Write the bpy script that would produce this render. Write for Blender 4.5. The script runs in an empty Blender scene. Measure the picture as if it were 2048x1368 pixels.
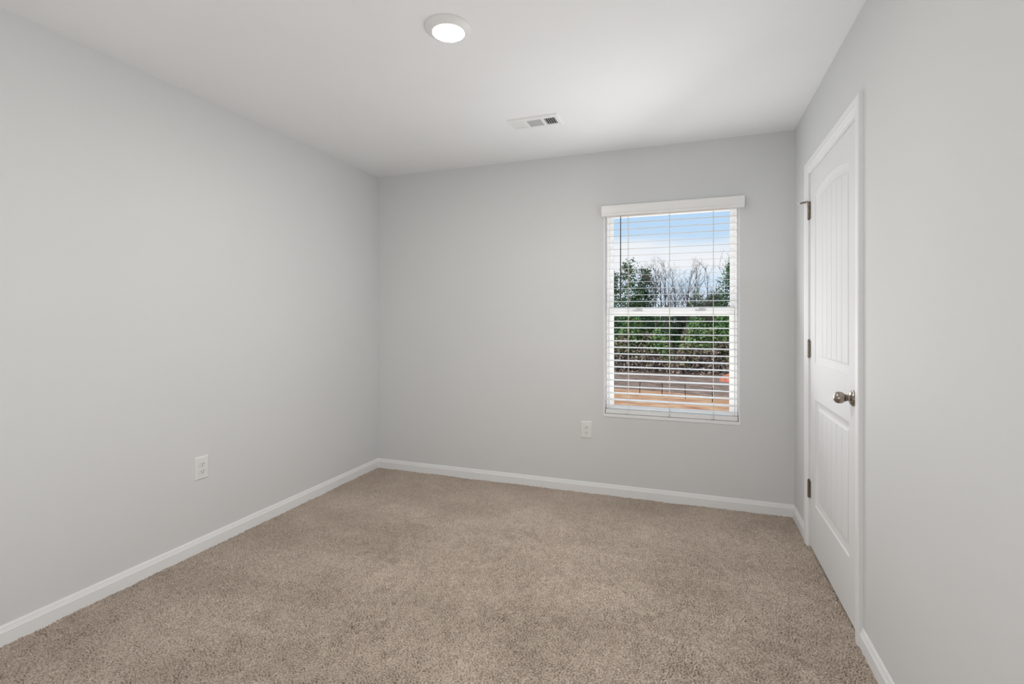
import bpy, math, random
import numpy as np
from mathutils import Vector, Matrix

S = bpy.context.scene
C = S.collection
PI = math.pi
rnd = random.Random(7)

# ------------------------------------------------------------------ room constants (metres)
XL, XR, YB, YR, H = -2.481, 0.618, 3.545, -2.20, 2.44
EYE = 1.248
GZ = -2.95                                   # ground outside: this room is upstairs

# ------------------------------------------------------------------ camera
cam_d = bpy.data.cameras.new('camera'); cam = bpy.data.objects.new('camera', cam_d); C.objects.link(cam)
cam.location = (0, 0, EYE); cam.rotation_euler = (PI / 2, 0, math.radians(19.81))
cam_d.sensor_width = 36; cam_d.lens = 990.4 / 2048 * 36
cam_d.shift_y = -(684 - 637.7) / 2048
cam_d.clip_start = 0.02; cam_d.clip_end = 500
S.camera = cam

# ------------------------------------------------------------------ view, sky, sun, area light
S.view_settings.view_transform = 'Standard'; S.view_settings.look = 'None'
S.view_settings.exposure = 0.0; S.view_settings.gamma = 1.0; S.view_settings.use_curve_mapping = False

W = bpy.data.worlds.new('sky'); S.world = W; W.use_nodes = True
nt = W.node_tree; nt.nodes.clear()
wo = nt.nodes.new('ShaderNodeOutputWorld'); bg = nt.nodes.new('ShaderNodeBackground')
tc = nt.nodes.new('ShaderNodeTexCoord'); sx = nt.nodes.new('ShaderNodeSeparateXYZ')
rmp = nt.nodes.new('ShaderNodeValToRGB')
e = rmp.color_ramp.elements
e[0].position = 0.0; e[0].color = (0.74, 0.83, 0.97, 1)
e[1].position = 1.0; e[1].color = (0.30, 0.50, 0.86, 1)
k = e.new(0.12); k.color = (0.62, 0.79, 0.98, 1)
k = e.new(0.22); k.color = (0.47, 0.69, 0.97, 1)
mp = nt.nodes.new('ShaderNodeMapping'); mp.inputs['Scale'].default_value = (2.2, 2.2, 11.0)
mp.inputs['Location'].default_value = (0.35, 0.0, 0.20)
nz = nt.nodes.new('ShaderNodeTexNoise'); nz.inputs['Scale'].default_value = 1.6; nz.inputs['Detail'].default_value = 4
nz.inputs['Roughness'].default_value = 0.5
cr = nt.nodes.new('ShaderNodeValToRGB'); cr.color_ramp.elements[0].position = 0.50; cr.color_ramp.elements[1].position = 0.66
mx = nt.nodes.new('ShaderNodeMix'); mx.data_type = 'RGBA'; mx.inputs['B'].default_value = (0.93, 0.94, 0.99, 1)
nt.links.new(tc.outputs['Generated'], sx.inputs[0]); nt.links.new(sx.outputs['Z'], rmp.inputs[0])
nt.links.new(tc.outputs['Generated'], mp.inputs[0]); nt.links.new(mp.outputs[0], nz.inputs['Vector'])
bandr = nt.nodes.new('ShaderNodeValToRGB'); be = bandr.color_ramp.elements
be[0].position = 0.06; be[0].color = (0.10, 0.10, 0.10, 1); be[1].position = 0.30; be[1].color = (0.25, 0.25, 0.25, 1)
q = be.new(0.105); q.color = (0.62, 0.62, 0.62, 1); q = be.new(0.14); q.color = (0.55, 0.55, 0.55, 1); q = be.new(0.175); q.color = (0.12, 0.12, 0.12, 1)
nt.links.new(sx.outputs['Z'], bandr.inputs[0])
ad = nt.nodes.new('ShaderNodeMath'); ad.operation = 'MULTIPLY_ADD'; ad.inputs[1].default_value = 0.9
nt.links.new(nz.outputs['Fac'], ad.inputs[0]); nt.links.new(bandr.outputs[0], ad.inputs[2])
cr.color_ramp.elements[0].position = 0.68; cr.color_ramp.elements[1].position = 1.05
nt.links.new(ad.outputs[0], cr.inputs[0]); nt.links.new(cr.outputs[0], mx.inputs['Factor'])
nt.links.new(rmp.outputs[0], mx.inputs['A']); nt.links.new(mx.outputs['Result'], bg.inputs['Color'])
bg.inputs['Strength'].default_value = 1.0
nt.links.new(bg.outputs[0], wo.inputs[0])

sun_d = bpy.data.lights.new('sun', 'SUN'); sun = bpy.data.objects.new('sun', sun_d); C.objects.link(sun)
sun_d.energy = 3.0; sun_d.angle = math.radians(6); sun_d.color = (1.0, 0.95, 0.88)
sun.rotation_euler = Vector((0.55, 0.45, -0.70)).to_track_quat('-Z', 'Y').to_euler()

def area_light(name, loc, rot, sx, sy, power, col=(1, 1, 1)):
    d = bpy.data.lights.new(name, 'AREA'); o = bpy.data.objects.new(name, d); C.objects.link(o)
    d.shape = 'RECTANGLE'; d.size = sx; d.size_y = sy; d.energy = power; d.color = col
    o.location = loc; o.rotation_euler = rot; return o
def aim(loc, to): return (Vector(to) - Vector(loc)).to_track_quat('-Z', 'Y').to_euler()
# area lamps for window daylight, one tilted up, followed by added fills
area_light('window_daylight', (-0.1385, YB - 0.06, 1.30), (-PI / 2, 0, 0), 0.84, 1.30, 4.5, (0.97, 0.985, 1.0))
area_light('window_daylight_up', (-0.1385, YB - 0.32, 1.0), (-PI / 2 - 0.6, 0, 0), 0.84, 0.60, 5, (0.98, 0.99, 1.0))
area_light('left_wall_fill', (-0.05, YB - 0.62, 1.35), (-PI / 2, 0, -0.95), 0.7, 1.1, 5.8, (0.97, 0.985, 1.0))  # unseen lamp added in the room to brighten the left wall
area_light('sash_fill', (-0.1385, YB + 0.067, 1.30), (PI / 2, 0, 0), 0.86, 1.40, 1.6, (0.98, 0.99, 1.0))   # lamp added behind the slats to whiten the sashes
area_light('outdoor_fill', (-0.1385, YB + 0.95, -0.35), aim((-0.1385, YB + 0.95, -0.35), (-0.1385, YB, 1.35)), 1.8, 1.0, 70, (1.0, 0.99, 0.97))  # lamp added outside in place of ground bounce, brightens blind and ceiling
# unseen fill lamps added behind the camera, one level and one aimed up
area_light('rear_fill', (-0.35, YR + 0.35, 1.40), (PI / 2, 0, 0.36), 1.7, 1.7, 9.0, (0.97, 0.985, 1.0))
area_light('rear_fill_up', (-0.9, -0.4, 0.5), aim((-0.9, -0.4, 0.5), (-1.1, 1.2, 2.44)), 1.6, 0.6, 15, (1.0, 0.995, 0.985))

# ------------------------------------------------------------------ helpers
def tag(o, label=None, cat=None, group=None, kind=None):
    if label: o['label'] = label
    if cat: o['category'] = cat
    if group: o['group'] = group
    if kind: o['kind'] = kind
    return o

def empty(name, loc, label=None, cat=None, group=None, kind=None):
    o = bpy.data.objects.new(name, None); C.objects.link(o); o.location = loc
    o.empty_display_size = 0.1
    return tag(o, label, cat, group, kind)

class MB:
    """collects shapes and links them as one mesh object"""
    def __init__(self): self.v = []; self.f = []; self.m = []
    def add(self, vs, fs, mi=0):
        b = len(self.v); self.v.extend([tuple(p) for p in vs])
        self.f.extend([tuple(b + i for i in f) for f in fs]); self.m.extend([mi] * len(fs)); return self
    def box(self, x0, x1, y0, y1, z0, z1, mi=0):
        vs = [(x, y, z) for x in (x0, x1) for y in (y0, y1) for z in (z0, z1)]
        return self.add(vs, [(0, 1, 3, 2), (4, 6, 7, 5), (0, 4, 5, 1), (2, 3, 7, 6), (0, 2, 6, 4), (1, 5, 7, 3)], mi)
    def tube(self, pts, radii, n=8, caps=True, mi=0):
        pts = [Vector(p) for p in pts]
        if not hasattr(radii, '__len__'): radii = [radii] * len(pts)
        vs = []; fs = []; prev = None
        for i, p in enumerate(pts):
            t = (pts[min(i + 1, len(pts) - 1)] - pts[max(i - 1, 0)]).normalized()
            if prev is None:
                a = t.cross(Vector((0, 0, 1)))
                if a.length < 1e-3: a = t.cross(Vector((1, 0, 0)))
            else:
                a = prev - t * prev.dot(t)
            a.normalize(); prev = a; b = t.cross(a)
            for k in range(n):
                w = 2 * PI * k / n
                vs.append(p + (a * math.cos(w) + b * math.sin(w)) * radii[i])
        for i in range(len(pts) - 1):
            for k in range(n):
                fs.append((i * n + k, i * n + (k + 1) % n, (i + 1) * n + (k + 1) % n, (i + 1) * n + k))
        if caps:
            fs.append(tuple(reversed(range(n)))); fs.append(tuple(range((len(pts) - 1) * n, len(pts) * n)))
        return self.add(vs, fs, mi)
    def lathe(self, prof, org, axis, n=40, mi=0):
        """prof: list of (distance along axis, radius)"""
        ax = Vector(axis).normalized(); org = Vector(org)
        a = ax.cross(Vector((0, 0, 1)))
        if a.length < 1e-3: a = ax.cross(Vector((1, 0, 0)))
        a.normalize(); b = ax.cross(a)
        vs = []; fs = []
        for d, r in prof:
            for k in range(n):
                w = 2 * PI * k / n
                vs.append(org + ax * d + (a * math.cos(w) + b * math.sin(w)) * r)
        for i in range(len(prof) - 1):
            for k in range(n):
                fs.append((i * n + k, i * n + (k + 1) % n, (i + 1) * n + (k + 1) % n, (i + 1) * n + k))
        fs.append(tuple(reversed(range(n)))); fs.append(tuple(range((len(prof) - 1) * n, len(prof) * n)))
        return self.add(vs, fs, mi)
    def loops(self, rings, closed=True, mi=0):
        """bridge successive rings of equal length"""
        n = len(rings[0]); vs = [p for r in rings for p in r]; fs = []
        for i in range(len(rings) - 1):
            for k in range(n if closed else n - 1):
                k2 = (k + 1) % n
                fs.append((i * n + k, i * n + k2, (i + 1) * n + k2, (i + 1) * n + k))
        return self.add(vs, fs, mi)
    def build(self, name, mats, parent=None, smooth=False, bevel=0.0, seg=2, angle=35):
        me = bpy.data.meshes.new(name); me.from_pydata(self.v, [], self.f)
        if not isinstance(mats, (list, tuple)): mats = [mats]
        for m in mats: me.materials.append(m)
        if any(self.m): me.polygons.foreach_set('material_index', self.m)
        import bmesh
        bm = bmesh.new(); bm.from_mesh(me)
        bmesh.ops.recalc_face_normals(bm, faces=bm.faces)
        bm.to_mesh(me); bm.free()
        if smooth:
            me.polygons.foreach_set('use_smooth', [True] * len(me.polygons))
            me.set_sharp_from_angle(angle=math.radians(angle))
        me.update()
        o = bpy.data.objects.new(name, me); C.objects.link(o)
        if parent is not None:
            o.parent = parent
            o.matrix_parent_inverse = Matrix.Translation(-Vector(parent.location)) if not parent.parent and parent.type == 'EMPTY' else Matrix.Identity(4)
        if bevel:
            md = o.modifiers.new('bevel', 'BEVEL'); md.width = bevel; md.segments = seg; md.limit_method = 'ANGLE'
            md.harden_normals = False
        return o

# ------------------------------------------------------------------ materials
def mat(name, col, rough=0.6, spec=0.3, metal=0.0, bump=0.0, bscale=200.0, var=0.0, vscale=3.0, stretch=None, coat=0.0):
    m = bpy.data.materials.new(name); m.use_nodes = True
    n = m.node_tree.nodes; l = m.node_tree.links; b = n['Principled BSDF']
    b.inputs['Base Color'].default_value = (*col, 1); b.inputs['Roughness'].default_value = rough
    b.inputs['Metallic'].default_value = metal; b.inputs['Specular IOR Level'].default_value = spec
    b.inputs['Coat Weight'].default_value = coat
    tcn = n.new('ShaderNodeTexCoord'); vec = tcn.outputs['Object']
    if stretch:
        mpn = n.new('ShaderNodeMapping'); mpn.inputs['Scale'].default_value = stretch
        l.new(vec, mpn.inputs[0]); vec = mpn.outputs[0]
    if var:
        z = n.new('ShaderNodeTexNoise'); z.inputs['Scale'].default_value = vscale; z.inputs['Detail'].default_value = 5
        r = n.new('ShaderNodeValToRGB')
        r.color_ramp.elements[0].position = 0.3; r.color_ramp.elements[1].position = 0.7
        r.color_ramp.elements[0].color = (*[c * (1 - var) for c in col], 1)
        r.color_ramp.elements[1].color = (*[min(1, c * (1 + var)) for c in col], 1)
        l.new(vec, z.inputs['Vector']); l.new(z.outputs['Fac'], r.inputs[0]); l.new(r.outputs[0], b.inputs['Base Color'])
    if bump:
        z = n.new('ShaderNodeTexNoise'); z.inputs['Scale'].default_value = bscale; z.inputs['Detail'].default_value = 3
        bp = n.new('ShaderNodeBump'); bp.inputs['Strength'].default_value = bump; bp.inputs['Distance'].default_value = 0.002
        l.new(vec, z.inputs['Vector']); l.new(z.outputs['Fac'], bp.inputs['Height']); l.new(bp.outputs[0], b.inputs['Normal'])
    return m

M = {}
M['wall'] = mat('grey_wall_paint', (0.712, 0.722, 0.722), 0.65, 0.15, bump=0.06, bscale=260, var=0.012, vscale=1.2)
M['ceiling'] = mat('white_ceiling_paint', (0.868, 0.875, 0.88), 0.85, 0.1, bump=0.05, bscale=220, var=0.01)
M['trim'] = mat('white_trim_paint', (0.85, 0.855, 0.86), 0.42, 0.30, bump=0.02, bscale=120, var=0.008)
M['door'] = mat('white_door_paint', (0.78, 0.783, 0.787), 0.50, 0.12, bump=0.03, bscale=150, var=0.008)
M['vinyl'] = mat('white_vinyl', (0.91, 0.91, 0.905), 0.40, 0.35, var=0.01)
M['slat'] = mat('white_slat', (0.86, 0.86, 0.85), 0.35, 0.40, var=0.01)
M['cord'] = mat('off_white_cord', (0.80, 0.77, 0.70), 0.8, 0.1, var=0.03, vscale=80)
M['wand'] = mat('dark_wand', (0.045, 0.035, 0.03), 0.25, 0.5, var=0.1, vscale=20)
M['nickel'] = mat('satin_nickel', (0.36, 0.315, 0.27), 0.27, 0.5, metal=1.0, bump=0.03, bscale=500, var=0.04, vscale=60)
M['hinge'] = mat('hinge_nickel', (0.27, 0.235, 0.20), 0.36, 0.5, metal=1.0, var=0.06, vscale=60)
M['plate'] = mat('white_plastic', (0.80, 0.80, 0.79), 0.35, 0.4, var=0.01)
M['slot'] = mat('dark_slot', (0.03, 0.028, 0.026), 0.7, 0.2, var=0.1, vscale=100)
M['register'] = mat('white_register_paint', (0.84, 0.84, 0.83), 0.4, 0.35, var=0.01)
M['duct'] = mat('dark_duct', (0.07, 0.07, 0.07), 0.7, 0.2, var=0.1)
M['rubber'] = mat('white_rubber', (0.75, 0.74, 0.71), 0.7, 0.2, var=0.02)

def emission(name, col, s):
    m = bpy.data.materials.new(name); m.use_nodes = True; n = m.node_tree.nodes; l = m.node_tree.links
    b = n['Principled BSDF']; b.inputs['Base Color'].default_value = (0.9, 0.9, 0.88, 1)
    b.inputs['Emission Color'].default_value = (*col, 1); b.inputs['Emission Strength'].default_value = s
    return m
M['diffuser'] = emission('lit_diffuser', (1.0, 0.955, 0.90), 345.0)

def glass():
    m = bpy.data.materials.new('window_glass'); m.use_nodes = True; n = m.node_tree.nodes; l = m.node_tree.links
    n.remove(n['Principled BSDF'])
    t = n.new('ShaderNodeBsdfTransparent'); t.inputs[0].default_value = (0.97, 0.98, 0.975, 1)
    g = n.new('ShaderNodeBsdfGlossy'); g.inputs['Roughness'].default_value = 0.0
    f = n.new('ShaderNodeFresnel'); f.inputs['IOR'].default_value = 1.06
    mxs = n.new('ShaderNodeMixShader')
    l.new(f.outputs[0], mxs.inputs[0]); l.new(t.outputs[0], mxs.inputs[1]); l.new(g.outputs[0], mxs.inputs[2])
    l.new(mxs.outputs[0], n['Material Output'].inputs[0]); return m
M['glass'] = glass()

def carpet():
    m = bpy.data.materials.new('beige_carpet_pile'); m.use_nodes = True; n = m.node_tree.nodes; l = m.node_tree.links
    b = n['Principled BSDF']; b.inputs['Roughness'].default_value = 0.95; b.inputs['Specular IOR Level'].default_value = 0.05
    b.inputs['Sheen Weight'].default_value = 0.15; b.inputs['Sheen Roughness'].default_value = 0.6
    t = n.new('ShaderNodeTexCoord')
    def noise(scale, detail=3, dist=0.0, stretch=None, rot=0):
        z = n.new('ShaderNodeTexNoise'); z.inputs['Scale'].default_value = scale; z.inputs['Detail'].default_value = detail
        z.inputs['Distortion'].default_value = dist
        v = t.outputs['Object']
        if stretch:
            q = n.new('ShaderNodeMapping'); q.inputs['Scale'].default_value = stretch; q.inputs['Rotation'].default_value = (0, 0, rot)
            l.new(v, q.inputs[0]); v = q.outputs[0]
        l.new(v, z.inputs['Vector']); return z.outputs['Fac']
    def ramp(src, p0, c0, p1, c1):
        r = n.new('ShaderNodeValToRGB'); r.color_ramp.elements[0].position = p0; r.color_ramp.elements[1].position = p1
        r.color_ramp.elements[0].color = (*c0, 1); r.color_ramp.elements[1].color = (*c1, 1)
        l.new(src, r.inputs[0]); return r.outputs[0]
    def mul(a, b_, f=1.0):
        q = n.new('ShaderNodeMix'); q.data_type = 'RGBA'; q.blend_type = 'MULTIPLY'; q.inputs['Factor'].default_value = f
        l.new(a, q.inputs['A']); l.new(b_, q.inputs['B']); return q.outputs['Result']
    base = ramp(noise(130, 3), 0.30, (0.57, 0.468, 0.387), 0.70, (0.87, 0.74, 0.638))          # yarn flecks
    patch = ramp(noise(2.3, 3, 0.6), 0.36, (0.86, 0.85, 0.835), 0.64, (1, 1, 1))                 # pile brushed by feet; its light and dark lay put into the colour
    strip = ramp(noise(1.5, 2, 0.3, (0.55, 3.2, 1), 0.9), 0.40, (0.92, 0.915, 0.905), 0.60, (1, 1, 1))   # vacuum strokes; light on the turned pile painted as paler streaks
    fine = ramp(noise(310, 2), 0.34, (0.64, 0.615, 0.59), 0.58, (1, 1, 1))                        # single fibres
    col = mul(mul(mul(base, fine), patch), strip)
    l.new(col, b.inputs['Base Color'])
    bp = n.new('ShaderNodeBump'); bp.inputs['Strength'].default_value = 0.9; bp.inputs['Distance'].default_value = 0.003
    l.new(noise(420, 2), bp.inputs['Height']); l.new(bp.outputs[0], b.inputs['Normal'])
    return m
M['carpet'] = carpet()

# ------------------------------------------------------------------ floor: carpet with a modelled pile
def make_floor():
    xs = np.arange(XL, XR + 0.045, 0.003)
    ys = np.concatenate([np.arange(YR, 0.9, 0.05), np.arange(0.9, YB + 0.003, 0.003)])
    nx, ny = len(xs), len(ys)
    g = np.random.default_rng(3)
    def band(lo, hi, ax=1.0):
        w = g.standard_normal((ny, nx)); fx = np.fft.fftfreq(nx, 0.003)[None, :]; fy = np.fft.fftfreq(ny, 0.003)[:, None] * ax
        f = np.hypot(fx, fy); k = np.exp(-((f - (lo + hi) / 2) / ((hi - lo) / 2)) ** 2)
        r = np.fft.ifft2(np.fft.fft2(w) * k).real; return r / r.std()
    t = band(60, 125); t2 = band(100, 165)
    h = np.tanh(t) * 0.0020 + t2 * 0.0011 - np.minimum(np.maximum(-t - 0.60 + 0.22 * band(3, 14), 0) * 0.008, 0.011)   # tuft tips and gaps between tufts
    h += band(12, 30) * 0.0009 + band(1, 5) * 0.0012
    h = h - 0.0025
    X, Y = np.meshgrid(xs, ys)
    lean = band(1.0, 3.5)
    X = X + band(50, 110) * 0.0009 + h * 0.15 * lean; Y = Y + band(50, 110) * 0.0009 - h * 0.25
    X = np.clip(X, XL, XR + 0.045); Y = np.clip(Y, YR, YB)
    co = np.stack([X, Y, h], -1).reshape(-1, 3).astype(np.float32)
    i = (np.arange(ny - 1)[:, None] * nx + np.arange(nx - 1)[None, :])
    q = np.stack([i, i + 1, i + nx + 1, i + nx], -1).reshape(-1).astype(np.int32)
    me = bpy.data.meshes.new('floor'); nf = len(q) // 4
    me.vertices.add(len(co)); me.vertices.foreach_set('co', co.ravel())
    me.loops.add(len(q)); me.loops.foreach_set('vertex_index', q)
    me.polygons.add(nf); me.polygons.foreach_set('loop_start', np.arange(0, len(q), 4, dtype=np.int32))
    me.polygons.foreach_set('use_smooth', np.ones(nf, dtype=bool))
    me.update(calc_edges=True); me.validate()
    me.materials.append(M['carpet'])
    o = bpy.data.objects.new('floor', me); C.objects.link(o)
    tag(o, 'beige cut pile carpet covering the bedroom floor', 'carpet', kind='structure')
make_floor()

# ------------------------------------------------------------------ walls and ceiling
WX0, WX1, WZ0, WZ1 = -0.583, 0.306, 0.553, 2.035       # window opening
DY0, DY1, DZ = 2.285, 3.120, 2.048                     # door opening
T = 0.16
def struct(o, label, cat): return tag(o, label, cat, kind='structure')

b = MB(); b.box(XL - T, XR + T, YR - T, YB + T, H, H + T)
struct(b.build('ceiling', M['ceiling']), 'flat white painted ceiling', 'ceiling')
b = MB(); b.box(XL - T, XL, YR - T, YB + T, -0.15, H)
struct(b.build('wall_left', M['wall']), 'plain grey wall with one outlet, left of the photo', 'wall')
b = MB(); b.box(XL, XR, YR - T, YR, -0.15, H)
struct(b.build('wall_rear', M['wall']), 'plain grey wall behind the photographer', 'wall')
b = MB()
b.box(XL, WX0, YB, YB + T, -0.15, H); b.box(WX1, XR, YB, YB + T, -0.15, H)
b.box(WX0, WX1, YB, YB + T, -0.15, WZ0); b.box(WX0, WX1, YB, YB + T, WZ1, H)
struct(b.build('wall_back', M['wall']), 'grey wall that holds the window', 'wall')
b = MB()
b.box(XR, XR + T, YR - T, DY0, -0.15, H); b.box(XR, XR + T, DY1, YB + T, -0.15, H)
b.box(XR, XR + T, DY0, DY1, DZ, H); b.box(XR + 0.10, XR + T, DY0, DY1, -0.15, DZ)
b.box(XR, XR + 0.10, DY0, DY1, -0.15, -0.030)  # panels behind and under the door, added to keep outside light out
struct(b.build('wall_right', M['wall']), 'grey wall that holds the white door', 'wall')

# ------------------------------------------------------------------ baseboards
BP = [(0, -0.012), (0.013, -0.012), (0.013, 0.050), (0.0105, 0.0535), (0.0105, 0.057), (0.0085, 0.060), (0.0075, 0.066), (0.0055, 0.0705), (0.004, 0.0746), (0, 0.0746)]
def baseboard(name, fn, label):
    r0 = [fn(0, d, z) for d, z in BP]; r1 = [fn(1, d, z) for d, z in BP]
    b = MB(); b.loops([r0, r1]); b.add(r0, [tuple(range(len(BP)))]); b.add(r1, [tuple(range(len(BP)))])
    struct(b.build(name, M['trim'], bevel=0.0006), label, 'baseboard')
baseboard('baseboard_left', lambda e_, d, z: (XL + d, YR if e_ == 0 else YB - d, z), 'white baseboard along the left wall')
baseboard('baseboard_back', lambda e_, d, z: (XL + d if e_ == 0 else XR - d, YB - d, z), 'white baseboard along the wall under the window')
baseboard('baseboard_right', lambda e_, d, z: (XR - d, 3.178 if e_ == 0 else YB - d, z), 'short white baseboard between the back corner and the hinge side of the door')
baseboard('baseboard_right', lambda e_, d, z: (XR - d, YR if e_ == 0 else 2.222, z), 'white baseboard at right in front of the door on the knob side')

# ------------------------------------------------------------------ door
door = empty('door_1', (XR, 2.7025, 0), 'white two panel arched plank door with satin nickel knob, closed', 'door', kind='structure')
SY0, SY1, SZ0, SZ1 = 2.293, 3.112, 0.007, 2.040        # slab
XF = XR + 0.001                                        # front face of the slab
def arch(y, w, spring, rise, yc=2.705):
    t = (y - yc) / (w / 2); t = max(-1, min(1, t)); return spring + rise * (1 - t * t)
def panel(b, y0, y1, z0, z1, rise, hole):
    """moulded recess with a field of vertical planks; hole() gives the outer outline"""
    yc = (y0 + y1) / 2
    prof = [(0, 0), (0.003, 0.0030), (0.007, 0.0052), (0.012, 0.0062), (0.015, 0.0072), (0.024, 0.0100), (0.034, 0.0105), (0.040, 0.0100), (0.044, 0.0072), (0.049, 0.0062)]
    NA = 25
    def ring(d, dep):
        pts = [(XF + dep, y0 + d, z0 + d), (XF + dep, y1 - d, z0 + d)]
        for i in range(NA):
            y = (y1 - d) + (y0 - y1 + 2 * d) * i / (NA - 1)
            pts.append((XF + dep, y, arch(y, (y1 - y0), z1, rise, yc) - d))
        return pts
    b.loops([ring(d, dep) for d, dep in prof])
    # planks
    d = 0.049; fy0, fy1 = y0 + d, y1 - d; n = 6; w = (fy1 - fy0) / n
    cols = []
    for i in range(n):
        a = fy0 + w * i
        g0 = 0.0035 if i else 0; g1 = 0.0035 if i < n - 1 else 0
        if i: cols.append((a, 0.0100))
        cols.append((a + g0, 0.0062))
        for kx in (0.25, 0.5, 0.75): cols.append((a + w * kx, 0.0062))
        cols.append((a + w - g1, 0.0062))
    cols = sorted(set(cols))
    vs = []; fs = []
    for y, dep in cols:
        vs += [(XF + dep, y, z0 + d), (XF + dep, y, arch(y, (y1 - y0), z1, rise, yc) - d)]
    for i in range(len(cols) - 1): fs.append((2 * i, 2 * i + 2, 2 * i + 3, 2 * i + 1))
    b.add(vs, fs)
P0, P1 = 2.405, 3.005
def slab():
    b = MB()
    def q(y0, y1, z0, z1): b.add([(XF, y0, z0), (XF, y1, z0), (XF, y1, z1), (XF, y0, z1)], [(0, 1, 2, 3)])
    q(SY0, P0, SZ0, SZ1); q(P1, SY1, SZ0, SZ1)
    q(P0, P1, SZ0, 0.259); q(P0, P1, 0.820, 1.012)
    NA = 25
    for i in range(NA - 1):
        ya = P0 + (P1 - P0) * i / (NA - 1); yb = P0 + (P1 - P0) * (i + 1) / (NA - 1); w = P1 - P0
        b.add([(XF, ya, arch(ya, w, 1.897, 0.035)), (XF, yb, arch(yb, w, 1.897, 0.035)), (XF, yb, SZ1), (XF, ya, SZ1)], [(0, 1, 2, 3)])
    panel(b, P0, P1, 0.259, 0.820, 0.0, None)
    panel(b, P0, P1, 1.012, 1.897, 0.035, None)
    XBk = XF + 0.035
    o8 = [(XF, SY0, SZ0), (XF, SY1, SZ0), (XF, SY1, SZ1), (XF, SY0, SZ1), (XBk, SY0, SZ0), (XBk, SY1, SZ0), (XBk, SY1, SZ1), (XBk, SY0, SZ1)]
    b.add(o8, [(0, 1, 5, 4), (1, 2, 6, 5), (2, 3, 7, 6), (3, 0, 4, 7), (4, 5, 6, 7)])
    me_o = b.build('door_panel', M['door'], door, smooth=True, angle=25)
    return me_o
slab_o = slab()
# jamb lining and stop
b = MB()
for y0, y1 in ((DY0, DY0 + 0.005), (DY1 - 0.005, DY1)): b.box(XR, XR + 0.10, y0, y1, -0.012, DZ)
b.box(XR, XR + 0.10, DY0, DY1, DZ - 0.005, DZ)
for y0, y1 in ((DY0, DY0 + 0.016), (DY1 - 0.016, DY1)): b.box(XF + 0.037, XF + 0.05, y0, y1, -0.012, DZ)
b.box(XF + 0.037, XF + 0.05, DY0, DY1, DZ - 0.018, DZ)
b.build('door_jamb', M['trim'], door)
# casing swept round the opening
CP = [(0, 0), (0, 0.008), (0.003, 0.0105), (0.009, 0.0105), (0.012, 0.0135), (0.018, 0.0135), (0.021, 0.0115), (0.025, 0.0155), (0.050, 0.0175), (0.057, 0.0175), (0.060, 0.0165), (0.0615, 0.0135), (0.0615, 0)]
CI0, CI1, CIZ = 2.2845, 3.1165, 2.0475
rings = []
for w, t in CP:
    rings.append([(XR - t, CI1 + w, -0.012), (XR - t, CI1 + w, CIZ + w), (XR - t, CI0 - w, CIZ + w), (XR - t, CI0 - w, -0.012)])
b = MB(); b.loops(rings, closed=False)
b.add([r[0] for r in rings], [tuple(range(len(rings)))]); b.add([r[3] for r in rings], [tuple(range(len(rings)))])
b.build('door_casing', M['trim'], door, bevel=0.0005)
# hinges
for zc in (1.841, 1.083, 0.316):
    b = MB()
    hy = SY1 + 0.003
    for i in range(5):
        z0 = zc - 0.0475 + i * 0.019
        b.tube([(XR - 0.006, hy, z0 + 0.0006), (XR - 0.006, hy, z0 + 0.0184)], 0.0062, 14)
    b.lathe([(0, 0.002), (0.001, 0.0045), (0.003, 0.005), (0.005, 0.0035), (0.006, 0.001)], (XR - 0.006, hy, zc + 0.0475), (0, 0, 1), 12)
    b.lathe([(0, 0.0045), (0.002, 0.004), (0.003, 0.001)], (XR - 0.006, hy, zc - 0.0475), (0, 0, -1), 12)
    b.box(XR - 0.0035, XR + 0.0005, hy - 0.022, hy - 0.002, zc - 0.0445, zc + 0.0445)
    hg = b.build('door_hinge', M['hinge'], door, smooth=True)
    b = MB()
    for dz in (-0.032, 0.0, 0.032):
        b.lathe([(0, 0.0042), (0.0008, 0.0038), (0.0012, 0.001)], (XR - 0.0035, hy - 0.0145, zc + dz), (-1, 0, 0), 12)
    sc = b.build('hinge_screw', M['nickel'], hg)
# hinge pin stop on the top hinge
b = MB()
b.lathe([(0, 0.0085), (0.003, 0.0085)], (XR - 0.006, SY1 + 0.003, 1.8895), (0, 0, 1), 16)
b.tube([(XR - 0.008, SY1 + 0.004, 1.892), (XR - 0.022, SY1 + 0.018, 1.892), (XR - 0.042, SY1 + 0.036, 1.8925)], [0.0052, 0.0045, 0.0045], 10)
for i in range(7):
    t = 0.25 + i * 0.1
    p = Vector((XR - 0.008, SY1 + 0.004, 1.892)).lerp(Vector((XR - 0.042, SY1 + 0.036, 1.8925)), t)
    b.lathe([(-0.0012, 0.0052), (0, 0.0060), (0.0012, 0.0052)], p, (-0.034, 0.032, 0), 12)
st = b.build('hinge_stop', M['nickel'], door, smooth=True)
b = MB(); b.lathe([(0, 0.004), (0.004, 0.0065), (0.011, 0.0065), (0.0135, 0.004)], (XR - 0.042, SY1 + 0.036, 1.8925), (-0.034, 0.032, 0), 14)
o = b.build('bumper', M['rubber'], st, smooth=True); o['label'] = 'white rubber tip'
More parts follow.
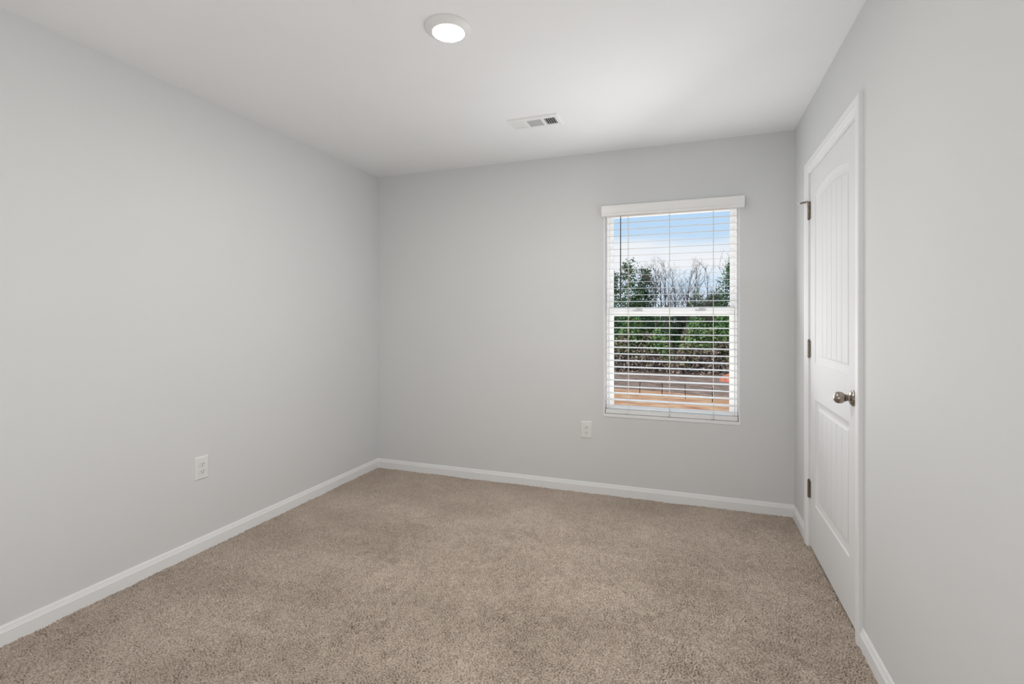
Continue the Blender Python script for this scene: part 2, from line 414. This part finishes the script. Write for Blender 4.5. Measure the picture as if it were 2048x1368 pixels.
# knob
KY, KZ = 2.347, 0.928
b = MB()
b.lathe([(0.014, 0.0135), (0.020, 0.0120), (0.024, 0.0135), (0.0255, 0.0150), (0.0275, 0.0150), (0.029, 0.0125), (0.0315, 0.0165), (0.036, 0.0205), (0.043, 0.0235), (0.050, 0.0242), (0.057, 0.0230), (0.063, 0.0195), (0.0675, 0.0140), (0.0698, 0.0070), (0.0704, 0.001)], (XF, KY, KZ), (-1, 0, 0), 40)
kn = b.build('door_knob', M['nickel'], door, smooth=True, angle=50)
b = MB()
b.lathe([(0, 0.0328), (0.003, 0.0330), (0.0048, 0.0322), (0.0055, 0.0300), (0.0085, 0.0285), (0.0125, 0.0230), (0.0148, 0.0165), (0.0155, 0.0120)], (XF, KY, KZ), (-1, 0, 0), 44)
o = b.build('rosette', M['nickel'], kn, smooth=True, angle=40)

# ------------------------------------------------------------------ window
win = empty('window_1', ((WX0 + WX1) / 2, YB + 0.1, WZ0), 'white vinyl single hung window looking out on woods', 'window', kind='structure')
YU, YL = YB + 0.108, YB + 0.078                        # room faces of upper and lower sash
def ringframe(b, x0, x1, z0, z1, wl, wr, wb, wt, y0, y1):
    b.box(x0, x0 + wl, y0, y1, z0, z1); b.box(x1 - wr, x1, y0, y1, z0, z1)
    b.box(x0 + wl, x1 - wr, y0, y1, z0, z0 + wb); b.box(x0 + wl, x1 - wr, y0, y1, z1 - wt, z1)
# lining of the opening (jambs, head, sill)
b = MB(); q = 0.009
b.box(WX0, WX0 + q, YB - 0.002, YB + 0.068, WZ0 + 0.020, WZ1); b.box(WX1 - q, WX1, YB - 0.002, YB + 0.068, WZ0 + 0.020, WZ1)
b.box(WX0 + q, WX1 - q, YB - 0.001, YB + 0.085, WZ1 - q, WZ1)
b.build('window_jamb', M['trim'], win, bevel=0.001)
b = MB(); b.box(WX0, WX1, YB - 0.004, YB + 0.078, WZ0, WZ0 + 0.020)
b.build('window_sill', M['trim'], win, bevel=0.001)
b = MB()
ringframe(b, WX0 + 0.001, WX1 - 0.001, WZ0 + 0.001, WZ1 - 0.001, 0.024, 0.024, 0.03, 0.024, YB + 0.068, YB + 0.15)
ringframe(b, WX0 + 0.02, WX1 - 0.02, WZ0 + 0.028, WZ1 - 0.02, 0.012, 0.012, 0.01, 0.010, YB + 0.098, YB + 0.15)
b.build('window_frame', M['vinyl'], win, bevel=0.0015)
x0, x1 = WX0 + 0.027, WX1 - 0.027
def sash(name, z0, z1, gx0, gx1, gz0, gz1, yf, th):
    b = MB()
    ringframe(b, x0, x1, z0, z1, gx0 - 0.008 - x0, x1 - gx1 - 0.008, gz0 - 0.008 - z0, z1 - gz1 - 0.008, yf, yf + th)
    ringframe(b, gx0 - 0.010, gx1 + 0.010, gz0 - 0.010, gz1 + 0.010, 0.010, 0.010, 0.010, 0.010, yf + 0.004, yf + th - 0.002)
    s_ = b.build(name, M['vinyl'], win, bevel=0.0015)
    b = MB(); b.box(gx0 - 0.004, gx1 + 0.004, yf + 0.013, yf + 0.016, gz0 - 0.004, gz1 + 0.004)
    p_ = b.build('window_pane', M['glass'], s_)
    return s_
sash('upper_sash', 1.290, WZ1 - 0.022, -0.528, 0.252, 1.331, 1.984, YU, 0.028)
lo = sash('lower_sash', WZ0 + 0.033, 1.327, -0.523, 0.247, 0.622, 1.268, YL, 0.026)
b = MB(); b.box(x0 + 0.01, x1 - 0.01, YL - 0.010, YL + 0.001, 1.292, 1.301); 
o = b.build('lift_rail', M['vinyl'], lo, bevel=0.002)
for lx in (-0.353, 0.065):
    b = MB(); b.box(lx - 0.034, lx + 0.034, YL - 0.012, YL + 0.004, 1.306, 1.314)
    b.tube([(lx, YL - 0.004, 1.312), (lx, YL - 0.004, 1.322)], 0.010, 14)
    b.box(lx - 0.004, lx + 0.030, YL - 0.014, YL - 0.004, 1.318, 1.324)
    o = b.build('sash_lock', M['vinyl'], lo, bevel=0.0015)

# ------------------------------------------------------------------ faux wood blind
blind = empty('window_blind', ((WX0 + WX1) / 2, YB, 1.972), 'white horizontal slat blind lowered with open slats in the window', 'blind')
BX0, BX1 = WX0 + 0.013, WX1 - 0.013
YBL = YB + 0.040
VP = [(0.0, 0.000), (0.044, 0.000), (0.0455, 0.003), (0.0455, 0.013), (0.0425, 0.017), (0.0425, 0.0195), (0.0450, 0.023), (0.0450, 0.056), (0.0475, 0.061), (0.0475, 0.069), (0.045, 0.0725), (0.0, 0.0725)]
VX0, VX1 = -0.590, 0.329
r0 = [(VX0, YB - 0.002 - d, 1.970 + z) for d, z in VP]; r1 = [(VX1, YB - 0.002 - d, 1.970 + z) for d, z in VP]
b = MB(); b.loops([r0, r1]); b.add(r0, [tuple(range(len(VP)))]); b.add(r1, [tuple(range(len(VP)))])
b.build('valance', M['slat'], blind, bevel=0.0008)
b = MB(); b.box(BX0, BX1, YB + 0.008, YB + 0.062, 1.978, WZ1 - 0.009)
b.build('headrail', M['slat'], blind, bevel=0.002)
SP = [(-0.025, 0.0), (-0.0247, 0.0008), (-0.016, 0.0013), (0.0, 0.0016), (0.016, 0.0013), (0.0247, 0.0008), (0.025, 0.0), (0.0247, -0.0009), (0.016, -0.0007), (0.0, -0.0005), (-0.016, -0.0007), (-0.0247, -0.0009)]
srnd = random.Random(11)
slat_me = None
for i in range(29):
    zc = 1.9300 - 0.04660 * i
    tilt = 0.10 + srnd.uniform(-0.02, 0.02)
    if i == 25: tilt = 0.02
    if slat_me is None:
        r0 = [(BX0, yy, zz) for yy, zz in SP]; r1 = [(BX1, yy, zz) for yy, zz in SP]
        bb = MB(); bb.loops([r0, r1]); bb.add(r0, [tuple(range(12))]); bb.add(r1, [tuple(range(12))])
        o = bb.build('slat', M['slat'], None, smooth=True, angle=50); slat_me = o
    else:
        o = slat_me.copy(); C.objects.link(o)
    o.parent = blind; o.matrix_parent_inverse = Matrix.Translation(-Vector(blind.location))
    o.location = (srnd.uniform(-0.001, 0.001), YBL, zc); o.rotation_euler = (tilt, srnd.uniform(-0.0008, 0.0008), 0)
b = MB(); b.box(BX0, BX1, YBL - 0.025, YBL + 0.025, 0.5755, 0.603)
b.box(BX0, BX1, YBL - 0.026, YBL - 0.024, 0.588, 0.591)
b.build('bottom_rail', M['slat'], blind, bevel=0.003)
for cx in (-0.414, -0.135, 0.145):
    b = MB()
    for yy in (YBL - 0.0275, YBL + 0.0275): b.tube([(cx, yy, 1.985), (cx, yy, 0.592)], 0.0013, 6)
    for i in range(29):
        zc = 1.9300 - 0.04660 * i - 0.003
        b.tube([(cx, YBL - 0.0275, zc), (cx, YBL + 0.0275, zc)], 0.0008, 4)
    b.build('ladder_cord', M['cord'], blind)
    b = MB(); b.lathe([(0, 0.0045), (0.006, 0.007), (0.014, 0.0075), (0.017, 0.005), (0.018, 0.001)], (cx - 0.006, YBL - 0.0300, 0.594), (0, -0.35, -1), 16)
    b.build('cord_button', M['plate'], blind, smooth=True)
b = MB()
b.tube([(-0.463, YB - 0.004, 1.985), (-0.463, YB + 0.001, 1.962)], 0.0018, 8)
b.tube([(-0.463, YB + 0.001, 1.968), (-0.463, YB + 0.000, 1.70), (-0.464, YB + 0.000, 1.395), (-0.464, YB + 0.000, 1.380)], [0.0030, 0.0036, 0.0045, 0.0035], 8)
o = b.build('tilt_wand', M['wand'], blind, smooth=True); o['label'] = 'dark tilt wand'

# ------------------------------------------------------------------ outlets
def outlet(loc, rot, label):
    r = empty('wall_outlet', (0, 0, 0), label, 'outlet', 'duplex outlets on the grey walls')
    # local frame: x along wall, y out of wall, z up
    w, h = 0.040, 0.0612
    def pl(wi, hi, y): return [(-wi, y, -hi), (wi, y, -hi), (wi, y, hi), (-wi, y, hi)]
    b = MB(); b.loops([pl(w, h, 0), pl(w, h, 0.0018), pl(w - 0.0035, h - 0.0035, 0.0055), pl(w - 0.007, h - 0.007, 0.0062)])
    b.add(pl(w - 0.007, h - 0.007, 0.0062), [(0, 1, 2, 3)])
    b.build('cover_plate', M['plate'], r, bevel=0.0008)
    b = MB(); b.lathe([(0, 0.0034), (0.0010, 0.0030), (0.0013, 0.001)], (0, 0.0062, 0), (0, 1, 0), 14)
    b.build('screw', M['plate'], r)
    for s in (-1, 1):
        zc = 0.0195 * s
        pts = []
        for k in range(28):
            a = 2 * PI * k / 28
            pts.append((0.0172 * math.cos(a), max(-0.0118, min(0.0118, 0.0172 * math.sin(a)))))
        b = MB(); r0 = [(x, 0.0055, zc + z) for x, z in pts]; r1 = [(x, 0.0082, zc + z) for x, z in pts]; r2 = [(x * 0.95, 0.0088, zc + z * 0.95) for x, z in pts]
        b.loops([r0, r1, r2]); b.add(r2, [tuple(range(28))])
        sk = b.build('socket', M['plate'], r)
        for dx, hh in ((-0.0064, 0.0045), (0.0064, 0.0036)):
            b = MB(); b.box(dx - 0.0013, dx + 0.0013, 0.0085, 0.0090, zc + 0.0028 - hh, zc + 0.0028 + hh)
            b.build('slot', M['slot'], sk)
        b = MB(); b.lathe([(0, 0.0027), (0.0006, 0.0026)], (0, 0.0085, zc - 0.0078), (0, 1, 0), 12)
        b.build('ground_hole', M['slot'], sk)
    r.location = loc; r.rotation_euler = (0, 0, rot)
    return r
outlet((XL, 1.945, 0.446), -PI / 2, 'white duplex outlet low on the left wall')
outlet((-0.706, YB, 0.449), PI, 'white duplex outlet on the wall below the window, just left of it')

# ------------------------------------------------------------------ ceiling light
LC = (-0.933, 1.822, H)
lamp = empty('ceiling_light', LC, 'round white flush disc light, lit, on the ceiling', 'ceiling light')
b = MB()
b.lathe([(0, 0.0955), (0.003, 0.0955), (0.006, 0.0945), (0.012, 0.0880), (0.017, 0.0785), (0.0205, 0.0690), (0.0215, 0.0655), (0.0195, 0.0640)], LC, (0, 0, -1), 64)
b.build('trim_ring', M['register'], lamp, smooth=True)
b = MB(); b.lathe([(0.0180, 0.0645), (0.0205, 0.0635), (0.0225, 0.050), (0.0232, 0.03), (0.0235, 0.002)], LC, (0, 0, -1), 48)
b.build('diffuser', M['diffuser'], lamp, smooth=True)

# ------------------------------------------------------------------ ceiling register
VX_0, VX_1, VY_0, VY_1 = -1.036, -0.727, 2.783, 2.946
vent = empty('ceiling_vent', ((VX_0 + VX_1) / 2, (VY_0 + VY_1) / 2, H), 'white rectangular air register on the ceiling near the window wall', 'air vent')
b = MB()
zt, zb_ = H, H - 0.006
hx0, hx1, hy0, hy1 = -1.020, -0.752, 2.822, 2.914
def fr(x0, x1, y0, y1, z): return [(x0, y0, z), (x1, y0, z), (x1, y1, z), (x0, y1, z)]
b.loops([fr(VX_0, VX_1, VY_0, VY_1, zt), fr(VX_0, VX_1, VY_0, VY_1, H - 0.0025), fr(VX_0 + 0.006, VX_1 - 0.006, VY_0 + 0.006, VY_1 - 0.006, H - 0.008),
         fr(hx0, hx1, hy0, hy1, H - 0.0075), fr(hx0, hx1, hy0, hy1, H - 0.001)])
for xa, xb in ((-0.942, -0.926), (-0.838, -0.820)): b.box(xa, xb, hy0, hy1, H - 0.0075, H - 0.002)
b.build('register_frame', M['register'], vent)
b = MB(); b.box(hx0 - 0.004, hx1 + 0.004, hy0 - 0.004, hy1 + 0.004, H - 0.0012, H - 0.0004)
b.build('duct_opening', M['duct'], vent)
def louvers(x0, x1, n, tilt, k=0.42):
    b = MB(); p_ = (x1 - x0) / n
    for i in range(n):
        c_ = x0 + p_ * (i + 0.5); hw = p_ * k
        dz = tilt
        b.add([(c_ - hw, hy0, H - 0.005 - dz), (c_ + hw, hy0, H - 0.005 + dz), (c_ + hw, hy1, H - 0.005 + dz), (c_ - hw, hy1, H - 0.005 - dz),
               (c_ - hw, hy0, H - 0.0058 - dz), (c_ + hw, hy0, H - 0.0058 + dz), (c_ + hw, hy1, H - 0.0058 + dz), (c_ - hw, hy1, H - 0.0058 - dz)],
              [(0, 1, 2, 3), (7, 6, 5, 4), (0, 4, 5, 1), (1, 5, 6, 2), (2, 6, 7, 3), (3, 7, 4, 0)])
    b.build('louver_bank', M['register'], vent)
louvers(-1.020, -0.942, 7, 0.0036, 0.30)
louvers(-0.820, -0.752, 5, -0.0030, 0.26)
b = MB(); n = 4; p_ = (hy1 - hy0) / n
for i in range(n):
    c_ = hy0 + p_ * (i + 0.5); hw = p_ * 0.53
    b.add([(-0.926, c_ - hw, H - 0.0025), (-0.926, c_ + hw, H - 0.0070), (-0.838, c_ + hw, H - 0.0070), (-0.838, c_ - hw, H - 0.0025),
           (-0.926, c_ - hw, H - 0.0033), (-0.926, c_ + hw, H - 0.0078), (-0.838, c_ + hw, H - 0.0078), (-0.838, c_ - hw, H - 0.0033)],
          [(0, 1, 2, 3), (7, 6, 5, 4), (0, 4, 5, 1), (1, 5, 6, 2), (2, 6, 7, 3), (3, 7, 4, 0)])
b.build('louver_bank', mat('grey_louver', (0.50, 0.50, 0.50), 0.5, 0.3, var=0.02), vent)['label'] = 'grey middle louvers'  # middle bank coloured darker than the rest of the register

# ------------------------------------------------------------------ outdoors
def ground_mat():
    m = bpy.data.materials.new('clay_and_leaf_litter'); m.use_nodes = True; n = m.node_tree.nodes; l = m.node_tree.links
    b = n['Principled BSDF']; b.inputs['Roughness'].default_value = 0.95; b.inputs['Specular IOR Level'].default_value = 0.05
    t = n.new('ShaderNodeTexCoord'); s = n.new('ShaderNodeSeparateXYZ'); l.new(t.outputs['Object'], s.inputs[0])
    def noise(sc, st=None):
        z = n.new('ShaderNodeTexNoise'); z.inputs['Scale'].default_value = sc; z.inputs['Detail'].default_value = 6; z.inputs['Roughness'].default_value = 0.65
        if st:
            q = n.new('ShaderNodeMapping'); q.inputs['Scale'].default_value = st; l.new(t.outputs['Object'], q.inputs[0]); l.new(q.outputs[0], z.inputs['Vector'])
        else: l.new(t.outputs['Object'], z.inputs['Vector'])
        return z.outputs['Fac']
    def ramp(src, els):
        r = n.new('ShaderNodeValToRGB'); ee = r.color_ramp.elements
        while len(ee) < len(els): ee.new(0.5)
        for k_, (p, c) in zip(ee, els): k_.position = p; k_.color = (*c, 1)
        l.new(src, r.inputs[0]); return r.outputs[0]
    straw = ramp(noise(0.9, (1, 2.2, 1)), [(0.32, (0.40, 0.18, 0.10)), (0.5, (0.56, 0.31, 0.17)), (0.66, (0.70, 0.45, 0.27))])
    leaf = ramp(noise(1.6, (1, 1.6, 1)), [(0.32, (0.145, 0.095, 0.07)), (0.5, (0.28, 0.19, 0.145)), (0.68, (0.43, 0.32, 0.255))])
    ma = n.new('ShaderNodeMath'); ma.operation = 'MULTIPLY_ADD'; ma.inputs[1].default_value = 0.22; l.new(s.outputs['X'], ma.inputs[0])
    l.new(s.outputs['Y'], ma.inputs[2])
    nz_ = n.new('ShaderNodeMath'); nz_.operation = 'MULTIPLY_ADD'; nz_.inputs[1].default_value = 3.0; l.new(noise(0.5), nz_.inputs[0]); l.new(ma.outputs[0], nz_.inputs[2])
    mr = n.new('ShaderNodeMapRange'); mr.inputs['From Min'].default_value = 30.3; mr.inputs['From Max'].default_value = 31.3; l.new(nz_.outputs[0], mr.inputs['Value'])
    mxn = n.new('ShaderNodeMix'); mxn.data_type = 'RGBA'; l.new(mr.outputs[0], mxn.inputs['Factor']); l.new(straw, mxn.inputs['A']); l.new(leaf, mxn.inputs['B'])
    l.new(mxn.outputs['Result'], b.inputs['Base Color']); return m
b = MB(); b.box(-60, 60, 6, 110, GZ - 0.3, GZ)
tag(b.build('ground', ground_mat()), 'orange clay and straw yard running into brown leaf litter under the woods', 'ground', kind='structure')

# red clay bank at the right edge of the view
b = MB(); gx, gy, gh = 3.35, 36.8, 0.62
NX, NY = 24, 12; vs = []; fs = []
for j in range(NY + 1):
    for i in range(NX + 1):
        u, v = i / NX * 2 - 1, j / NY * 2 - 1
        r_ = max(0, 1 - u * u - v * v)
        vs.append((gx + u * 1.5, gy + v * 1.4, GZ - 0.02 + gh * r_ ** 0.6 + rnd.uniform(-0.03, 0.03) * (r_ > 0)))
for j in range(NY):
    for i in range(NX): a = j * (NX + 1) + i; fs.append((a, a + 1, a + NX + 2, a + NX + 1))
b.add(vs, fs)
tag(b.build('clay_bank', mat('red_clay', (0.56, 0.19, 0.12), 0.95, 0.05, var=0.3, vscale=4), smooth=True), 'low heap of red clay outside, at right behind the fence wire', 'mound')

# wire fence with dark posts
fence = empty('wire_fence', (-1.3, 27.0, GZ), 'low wire fence on thin dark posts at the edge of the yard', 'fence')
fm = mat('dark_fence_post', (0.03, 0.025, 0.022), 0.8, 0.1, var=0.2, vscale=6)
# yard line runs slightly towards the house on the right
PX = [(-6.95, 28.9), (-5.55, 28.75), (-4.1, 28.55), (-2.65, 28.35), (-1.45, 28.0), (-0.25, 27.6), (1.05, 26.9), (2.4, 26.2)]
for x_, y_ in PX:
    b = MB(); b.tube([(x_, y_, GZ - 0.1), (x_ + rnd.uniform(-0.02, 0.02), y_, GZ + 0.74)], [0.024, 0.020], 6)
    b.build('fence_post', fm, fence)
for zz in (0.30, 0.68):
    b = MB(); b.tube([(x_, y_ - 0.02, GZ + zz + (0.0 if i % 2 else -0.02)) for i, (x_, y_) in enumerate(PX)], 0.007, 4)
    b.build('fence_wire', fm, fence)

# ---- trees
def leaf_mat(name, c0, c1, sc=1.5):
    m = bpy.data.materials.new(name); m.use_nodes = True; n = m.node_tree.nodes; l = m.node_tree.links
    b = n['Principled BSDF']; b.inputs['Roughness'].default_value = 0.7; b.inputs['Specular IOR Level'].default_value = 0.2
    t = n.new('ShaderNodeTexCoord'); z = n.new('ShaderNodeTexNoise'); z.inputs['Scale'].default_value = sc; z.inputs['Detail'].default_value = 4
    r = n.new('ShaderNodeValToRGB'); r.color_ramp.elements[0].position = 0.32; r.color_ramp.elements[1].position = 0.68
    r.color_ramp.elements[0].color = (*c0, 1); r.color_ramp.elements[1].color = (*c1, 1)
    l.new(t.outputs['Object'], z.inputs['Vector']); l.new(z.outputs['Fac'], r.inputs[0]); l.new(r.outputs[0], b.inputs['Base Color']); return m
bark = mat('grey_brown_bark', (0.14, 0.115, 0.105), 0.95, 0.05, var=0.3, vscale=5)
pine_bark = mat('brown_pine_bark', (0.12, 0.08, 0.06), 0.95, 0.05, var=0.3, vscale=5)
needles = leaf_mat('dark_green_needles', (0.045, 0.095, 0.045), (0.14, 0.235, 0.105))

def leaves(b, centres, n, size, spread, rr):
    for c_ in centres:
        for _ in range(n):
            p = Vector(c_) + Vector((rr.gauss(0, spread), rr.gauss(0, spread), rr.gauss(0, spread * 0.75)))
            d1 = Vector((rr.gauss(0, 1), rr.gauss(0, 1), rr.gauss(0, 1))).normalized()
            d2 = d1.orthogonal().normalized(); s = size * rr.uniform(0.6, 1.3)
            b.add([p - d1 * s, p + d2 * s * 0.5, p + d1 * s, p - d2 * s * 0.5], [(0, 1, 2, 3)])

def evergreen(x, y, top, low, rad, seed, label):
    rr = random.Random(seed); hgt = top - GZ
    root = empty('evergreen_tree', (x, y, GZ), label, 'tree', 'evergreen trees outside the window')
    b = MB(); b.tube([(x, y, GZ - 0.1), (x + rr.uniform(-.1, .1), y, GZ + hgt * 0.5), (x + rr.uniform(-.15, .15), y, top - 0.2)], [0.14, 0.09, 0.02], 7)
    b.build('trunk', pine_bark, root, smooth=True)
    br = MB(); cs = []
    br.tube([(x, y, low - 0.2), (x, y, (low + top) / 2), (x, y, top - 0.1)], [0.03, 0.025, 0.008], 4)
    nb = int(26 + hgt * 2)
    for i in range(nb):
        t = i / (nb - 1); z = low + (top - low) * t
        prof = (0.55 + 0.45 * math.sin(PI * min(1, t * 1.1))) * (1 - t ** 3 * 0.75)
        L = rad * prof * rr.uniform(0.6, 1.15); a = i * 2.4 + rr.uniform(-.5, .5)
        d = Vector((math.cos(a), math.sin(a), rr.uniform(0.05, 0.45)))
        p0 = Vector((x, y, z)); p1 = p0 + d * L * 0.55; p2 = p0 + d * L + Vector((0, 0, 0.12 * L))
        br.tube([p0, p1, p2], [0.03, 0.018, 0.006], 4)
        for f in (0.45, 0.7, 0.9, 1.05):
            cs.append(p0.lerp(p2, f) + Vector((rr.gauss(0, .12), rr.gauss(0, .12), rr.gauss(0, .12))))
    br.build('branches', pine_bark, root)
    lf = MB(); leaves(lf, cs, 16, 0.10, 0.19, rr)
    lf.build('foliage', needles, root)

def bare_tree(x, y, top, seed, label, lean=0.0):
    rr = random.Random(seed); hgt = top - GZ
    root = empty('bare_tree', (x, y, GZ), label, 'tree', 'leafless trees outside the window')
    tr = MB(); tw = MB()
    pts = [Vector((x, y, GZ - 0.1))]
    for i in range(1, 6):
        pts.append(Vector((x + lean * i / 5 + rr.gauss(0, 0.07), y + rr.gauss(0, 0.07), GZ + hgt * 0.78 * i / 5)))
    tr.tube(pts, [0.10, 0.085, 0.07, 0.055, 0.04, 0.026], 7)
    tw.tube(pts[2:], [0.03, 0.025, 0.02, 0.015], 4)
    def grow(p, d, L, r, lev):
        n_ = 3; q_ = [p]; dd = d.copy()
        for _ in range(n_):
            dd = (dd + Vector((rr.gauss(0, .18), rr.gauss(0, .18), rr.gauss(0.06, .12)))).normalized(); q_.append(q_[-1] + dd * L / n_)
        tw.tube(q_, [r, r * .8, r * .62, r * .42], 4 if lev < 2 else 3, caps=False)
        if lev >= 3: return
        for _ in range(rr.choice((2, 3, 3))):
            k_ = rr.uniform(0.35, 1.0); i0 = min(n_ - 1, int(k_ * n_)); pp = q_[i0].lerp(q_[i0 + 1], k_ * n_ - i0)
            sd = Vector((rr.gauss(0, 1), rr.gauss(0, 1), rr.gauss(0.1, 0.5))).normalized()
            grow(pp, (dd * 0.9 + sd * 0.55).normalized(), L * rr.uniform(0.5, 0.72), max(0.006, r * 0.6), lev + 1)
    for i in range(11):
        t = rr.uniform(0.42, 1.0) if i else 1.0
        k_ = t * 5; i0 = min(4, int(k_)); p = pts[i0].lerp(pts[i0 + 1], k_ - i0); a = rr.uniform(0, 2 * PI)
        L = hgt * (0.24 - 0.08 * t) * rr.uniform(0.7, 1.2)
        d = Vector((math.cos(a) * 0.55, math.sin(a) * 0.55, 0.85)) if i else Vector((0, 0, 1))
        grow(p, d.normalized(), L, 0.036 - 0.014 * t, 0)
    tr.build('trunk', bark, root, smooth=True); tw.build('branches', bark, root)

EV = [(-6.3, 43.0, 4.9, -1.6, 1.3, 'dark evergreen tree outside, leftmost seen through the window'),
      (-4.75, 41.5, 5.75, -1.4, 1.35, 'tallest dark evergreen outside, just right of the tilt wand'),
      (-3.55, 42.5, 5.2, -1.2, 1.15, 'evergreen outside, between the tallest evergreen and the bare trees'),
      (2.95, 42.0, 5.3, -1.3, 1.15, 'evergreen outside the window at its right edge'),
      (1.85, 44.0, 3.1, -1.5, 1.2, 'shorter evergreen outside, left of the one at the right edge'),
      (-0.7, 45.5, 1.9, -2.0, 1.2, 'low dark evergreen outside, among the bare trunks in the middle of the view')]
for i, (x_, y_, tp, lw, rd, lb) in enumerate(EV): evergreen(x_, y_, tp, lw, rd, 100 + i, lb)
BT = [(-2.75, 41.0, 5.9), (-2.15, 42.8, 6.3), (-1.62, 41.6, 6.5), (-1.05, 43.2, 5.5), (-0.45, 41.2, 5.6), (0.15, 42.4, 5.3), (0.75, 41.4, 4.8), (1.55, 42.0, 5.8), (2.3, 43.5, 6.2)]
OR = ['leftmost', 'second from the left', 'third from the left', 'fourth from the left', 'middle one', 'fourth from the right', 'third from the right', 'second from the right', 'rightmost']
for i, (x_, y_, tp) in enumerate(BT):
    bare_tree(x_, y_, tp, 300 + i, 'leafless grey tree in the woods outside, %s of the nine' % OR[i], lean=rnd.uniform(-0.4, 0.4))

# ---- tangled brush and far woods, past counting
def veg_mat():
    m = bpy.data.materials.new('mixed_brush_leaves'); m.use_nodes = True; n = m.node_tree.nodes; l = m.node_tree.links
    b = n['Principled BSDF']; b.inputs['Roughness'].default_value = 0.8; b.inputs['Specular IOR Level'].default_value = 0.1
    t = n.new('ShaderNodeTexCoord'); z = n.new('ShaderNodeTexNoise'); z.inputs['Scale'].default_value = 0.75; z.inputs['Detail'].default_value = 5
    r = n.new('ShaderNodeValToRGB'); ee = r.color_ramp.elements
    for k_, (p, c) in enumerate([(0.30, (0.10, 0.19, 0.07)), (0.44, (0.19, 0.32, 0.115)), (0.53, (0.27, 0.29, 0.13)), (0.60, (0.30, 0.23, 0.18)), (0.72, (0.40, 0.32, 0.265))]):
        if k_ >= 2: ee.new(p)
    for k_, (p, c) in zip(ee, [(0.30, (0.10, 0.19, 0.07)), (0.44, (0.19, 0.32, 0.115)), (0.53, (0.27, 0.29, 0.13)), (0.60, (0.30, 0.23, 0.18)), (0.72, (0.40, 0.32, 0.265))]):
        k_.position = p; k_.color = (*c, 1)
    sp = n.new('ShaderNodeSeparateXYZ'); l.new(t.outputs['Object'], sp.inputs[0])
    mr = n.new('ShaderNodeMapRange'); mr.inputs['From Min'].default_value = GZ; mr.inputs['From Max'].default_value = GZ + 3.6
    mr.inputs['To Min'].default_value = 0.26; mr.inputs['To Max'].default_value = -0.10; l.new(sp.outputs['Z'], mr.inputs['Value'])   # dead bracken low down
    ad = n.new('ShaderNodeMath'); ad.operation = 'ADD'; l.new(z.outputs['Fac'], ad.inputs[0]); l.new(mr.outputs[0], ad.inputs[1])
    l.new(t.outputs['Object'], z.inputs['Vector']); l.new(ad.outputs[0], r.inputs[0]); l.new(r.outputs[0], b.inputs['Base Color']); return m
g = np.random.default_rng(5)
def scatter(name, n, xr, yr, zf, size, m, label, cat):
    p = np.empty((n, 3)); p[:, 0] = g.uniform(*xr, n); p[:, 1] = g.uniform(*yr, n); p[:, 2] = zf(p, n)
    d1 = g.standard_normal((n, 3)); d1 /= np.linalg.norm(d1, axis=1)[:, None]
    t = g.standard_normal((n, 3)); d2 = np.cross(d1, t); d2 /= np.linalg.norm(d2, axis=1)[:, None]
    s = (size * g.uniform(0.6, 1.4, n))[:, None]
    v = np.stack([p - d1 * s, p + d2 * s * 0.55, p + d1 * s, p - d2 * s * 0.55], 1).reshape(-1, 3)
    me = bpy.data.meshes.new(name); me.from_pydata(v.tolist(), [], np.arange(4 * n).reshape(-1, 4).tolist())
    me.materials.append(m); o = bpy.data.objects.new(name, me); C.objects.link(o)
    tag(o, label, cat, kind='stuff')
def brush_z(p, n):
    hgt = 3.6 + 1.1 * np.sin(p[:, 0] * 1.1) + 0.8 * np.sin(p[:, 0] * 2.7 + 1) + 0.35 * (p[:, 1] - 41)
    return GZ + hgt * g.uniform(0, 1, n) ** 0.85
scatter('brush', 85000, (-22, 18), (39.5, 47.5), brush_z, 0.12, veg_mat(), 'tangled green and brown brush filling the edge of the woods outside', 'brush')
def far_z(p, n): return GZ + (5.2 + 0.6 * np.sin(p[:, 0] * 0.9)) * g.uniform(0, 1, n) ** 0.9
scatter('distant_woods', 26000, (-34, 30), (49, 56), far_z, 0.17, leaf_mat('far_woods_grey', (0.10, 0.085, 0.075), (0.25, 0.215, 0.205), 0.7), 'grey brown mass of far winter woods behind the nearer trees', 'woods')
